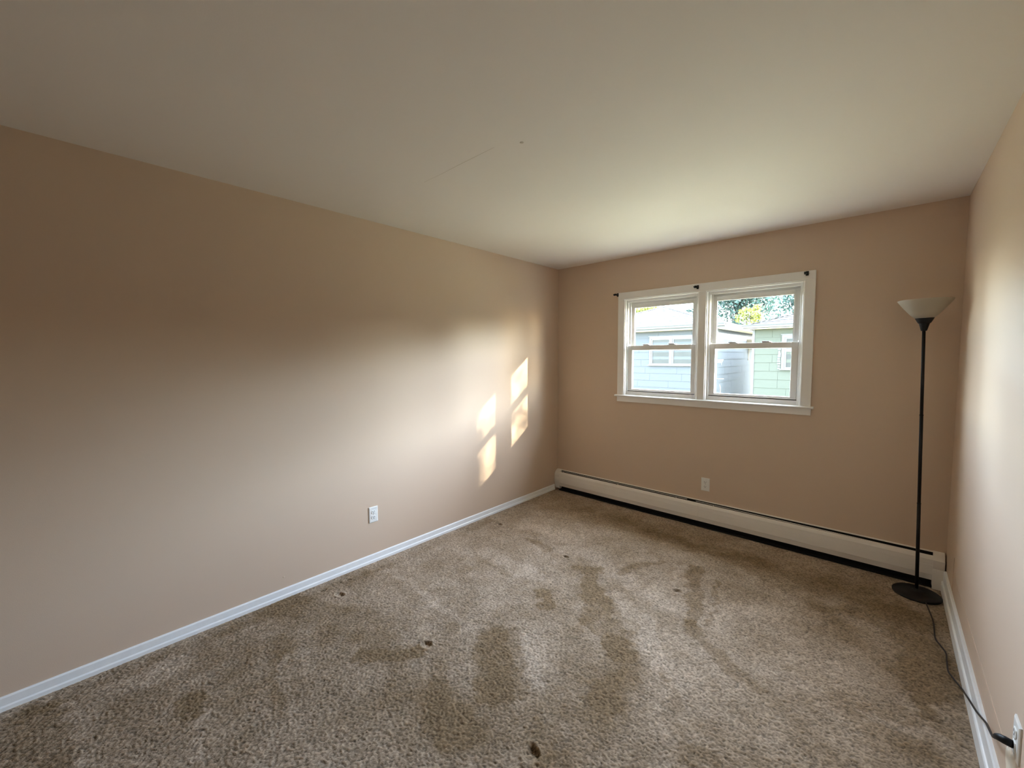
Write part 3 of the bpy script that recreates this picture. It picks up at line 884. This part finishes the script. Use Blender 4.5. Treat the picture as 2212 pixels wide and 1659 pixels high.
# strip of peeled filler beside the window
b = MB()
for k in range(9):
    zz = 1.06 + k * .075
    w_ = rnd.uniform(.03, .07)
    b.box(.235 - .055 - w_, .235 - .035 + rnd.uniform(0, .02), FY - .028, FY, zz, zz + rnd.uniform(.045, .08))
b.build('peeled_filler', M_HWHITE, gh)
gz = 2.44
gxe0, gxe1 = -.80, 6.1
gap = (2.65, 14.71, gz + 1.15)
MB().poly([(gxe0, ey0, gz), (gxe1, ey0, gz), (gxe1, ey1, gz), (gxe0, ey1, gz), gap], [(0, 1, 4), (1, 2, 4), (2, 3, 4), (3, 0, 4), (3, 2, 1, 0)]).build('roof_deck', M_ROOF2, gh)
rt = MB()
roof_plane(rt, (gxe0, ey0, gz), (gxe1, ey0, gz), gap, gap, rnd)
roof_plane(rt, (gxe0, ey1, gz), (gxe0, ey0, gz), gap, gap, rnd)
rt.build('roof_shingles', M_ROOF2, gh, kind='stuff')
MB().box(gxe0 + .03, gxe1, ey0 + .02, FY + .03, 2.345, 2.37).build('soffit', M_SOFF, gh)
MB().box(gxe0, gxe1, ey0, ey0 + .02, 2.36, 2.47).build('fascia', M_HWHITE, gh)
MB().box(gxe0 - .005, gxe0 + .02, ey0, ey1, 2.36, 2.47).build('fascia', M_HWHITE, gh)
gutter(gh, gxe0 - .03, gxe1, ey0, 2.475)
MB().tube([(-.05, 13.2, gz + .2), (-.05, 13.2, gz + .56)], .035, 10).build('vent_pipe', M_HWHITE, gh)

# unseen houses added out to the right to block low sky light
for k_, (xo, word) in enumerate(((7.3, 'next'), (14.6, 'second'))):
    nh = tag(empty('sky_block_house', (gh.location.x + xo, 14.7, Z0)), word + ' unseen house added right of the green house to block low sky', 'house')
    for ch in list(gh.children):
        if ch.name.split('.')[0] in ('house_wall', 'roof_deck', 'gutter', 'soffit', 'fascia', 'window'):
            dup_tree(ch, nh)

# a further roof peak behind
fh = tag(empty('distant_house', (-1.05, 19.6, Z0)), 'small blue-grey roof peak of a further shed showing over the green house roof', 'shed')
MB().box(-1.42, -.68, 19.35, 20.2, Z0, 3.1).build('shed_wall', M_HWHITE, fh)
MB().poly([(-1.52, 19.25, 3.06), (-.58, 19.25, 3.06), (-1.05, 19.25, 3.46), (-1.52, 20.3, 3.06), (-.58, 20.3, 3.06), (-1.05, 20.3, 3.46)],
          [(0, 1, 2), (3, 5, 4), (0, 2, 5, 3), (1, 4, 5, 2), (0, 3, 4, 1)]).build('shed_roof', M_ROOF2, fh)

# trees ------------------------------------------------------------
def tree(name, label, cat, base, crown, rad, nleaf, lsize, leafm, clumps=40, seed=1, nbranch=14, group=None, fill=False):
    r = np.random.default_rng(seed)
    root = tag(empty(name, base), label, cat, group)
    bx, by, bz = base
    cx_, cy_, cz_ = crown
    b = MB()
    top = Vector((cx_, cy_, cz_ + rad[2] * .35))
    p0 = Vector(base)
    mid = p0.lerp(top, .5) + Vector((r.normal() * .15, r.normal() * .15, 0))
    hgt = top.z - p0.z
    b.tube([p0, p0.lerp(mid, .5), mid, mid.lerp(top, .5), top], [.035 * hgt, .028 * hgt, .02 * hgt, .012 * hgt, .004 * hgt], 8)
    b.build('trunk', M_BARK, root, smooth=True)
    ctr = []
    for k in range(clumps):
        v = r.normal(size=3); v /= np.linalg.norm(v)
        v *= r.random() ** (1 / 3 if fill else 1 / 2.2)
        ctr.append((cx_ + v[0] * rad[0], cy_ + v[1] * rad[1], cz_ + v[2] * rad[2]))
    for k in range(nbranch):
        e = Vector(ctr[k % clumps])
        s0 = p0.lerp(top, .35 + .5 * r.random())
        md = s0.lerp(e, .5) + Vector((r.normal() * .1, r.normal() * .1, .15))
        MB().tube([s0, md, e], [.009 * hgt, .006 * hgt, .002 * hgt], 6).build('branch', M_BARK, root, smooth=True)
    ctr = np.array(ctr)
    idx = r.integers(0, clumps, nleaf)
    cr_ = np.array(rad).mean() * (.55 if fill else .34)
    P = ctr[idx] + r.normal(size=(nleaf, 3)) * cr_ * .6
    a = r.normal(size=(nleaf, 3)); a /= np.linalg.norm(a, axis=1)[:, None]
    c = np.cross(a, r.normal(size=(nleaf, 3))); c /= np.linalg.norm(c, axis=1)[:, None]
    sz = lsize * (0.7 + 0.6 * r.random(nleaf))[:, None]
    V = np.stack([P - a * sz * .6, P + c * sz * .33 - a * sz * .05, P + a * sz * .6, P - c * sz * .33 - a * sz * .05], 1).reshape(-1, 3) - np.array(base)
    me = bpy.data.meshes.new('foliage')
    me.vertices.add(nleaf * 4); me.vertices.foreach_set('co', V.ravel().astype(np.float32))
    me.loops.add(nleaf * 4); me.loops.foreach_set('vertex_index', np.arange(nleaf * 4, dtype=np.int32))
    me.polygons.add(nleaf)
    me.polygons.foreach_set('loop_start', np.arange(nleaf, dtype=np.int32) * 4)
    me.polygons.foreach_set('loop_total', np.full(nleaf, 4, np.int32))
    me.update(calc_edges=True)
    me.materials.append(leafm)
    o = link(bpy.data.objects.new('foliage', me), root)
    o['kind'] = 'stuff'
    return root

TG = 'trees beyond the neighbouring houses'
tree('leafy_tree', 'large teal-green tree with open branches above the gap between the houses', 'tree', (-4.6, 24.5, Z0), (-4.2, 24.5, 5.4), (2.3, 1.3, 2.3), 9500, .17, M_LEAF_T, 110, 11, 22, TG)
tree('leafy_tree', 'dense teal-green tree behind the green house roof', 'tree', (-1.2, 30.5, Z0), (-1.3, 30.5, 6.1), (2.9, 1.4, 3.2), 13000, .16, M_LEAF_T, 90, 12, 16, TG)
tree('leafy_tree', 'small yellow-green tree low between the two roofs', 'tree', (-2.95, 21.6, Z0), (-2.95, 21.6, 3.72), (.62, .4, .42), 800, .12, M_LEAF_Y, 20, 13, 10, TG)
tree('leafy_tree', 'bright yellow-green tree at the left end of the blue roof', 'tree', (-10.1, 24.0, Z0), (-10.1, 24.0, 4.3), (1.5, 1.2, 1.3), 4200, .16, M_LEAF_Y, 50, 14, 14, TG)
tree('leafy_tree', 'teal-green tree behind the right slope of the blue roof', 'tree', (-7.4, 27.5, Z0), (-7.6, 27.5, 4.0), (1.3, 1.1, 1.2), 3600, .15, M_LEAF_T, 46, 15, 14, TG)
tree('leafy_tree', 'yellow-tipped tree at the right end of the blue roof', 'tree', (-5.6, 22.3, Z0), (-5.6, 22.3, 3.6), (.5, .5, .8), 700, .13, M_LEAF_Y, 14, 16, 8, TG)
TR = 'unseen trees added out to the right'  # these trees are added out of view to hold back low sky light
for k_, (x_, y_, h_) in enumerate([(11.5, 21.5, 5.2), (17.4, 23.5, 5.0), (25.0, 21.5, 4.6), (29.5, 16.0, 4.4)]):
    tree('sky_block_tree', ['first', 'second', 'third', 'fourth'][k_] + ' unseen tree added to the right past the green house to block low sky', 'tree', (x_, y_, Z0), (x_, y_, h_ - 1.6), (2.6, 2.0, 1.9), 5000, .26, M_LEAF_T, 50, 30 + k_, 6, TR)
tc_ = Vector((1.5, .1, 1.5)) + Vector((1, .63, .45)) * 9.0
tree('shade_tree', 'leafy tree out to the right whose leaves dapple the sun patches on the left wall', 'tree', (tc_.x, tc_.y, Z0), tuple(tc_), (1.25, 1.25, 1.05), 19000, .042, M_LEAF_S, 260, 17, 14, None, True)
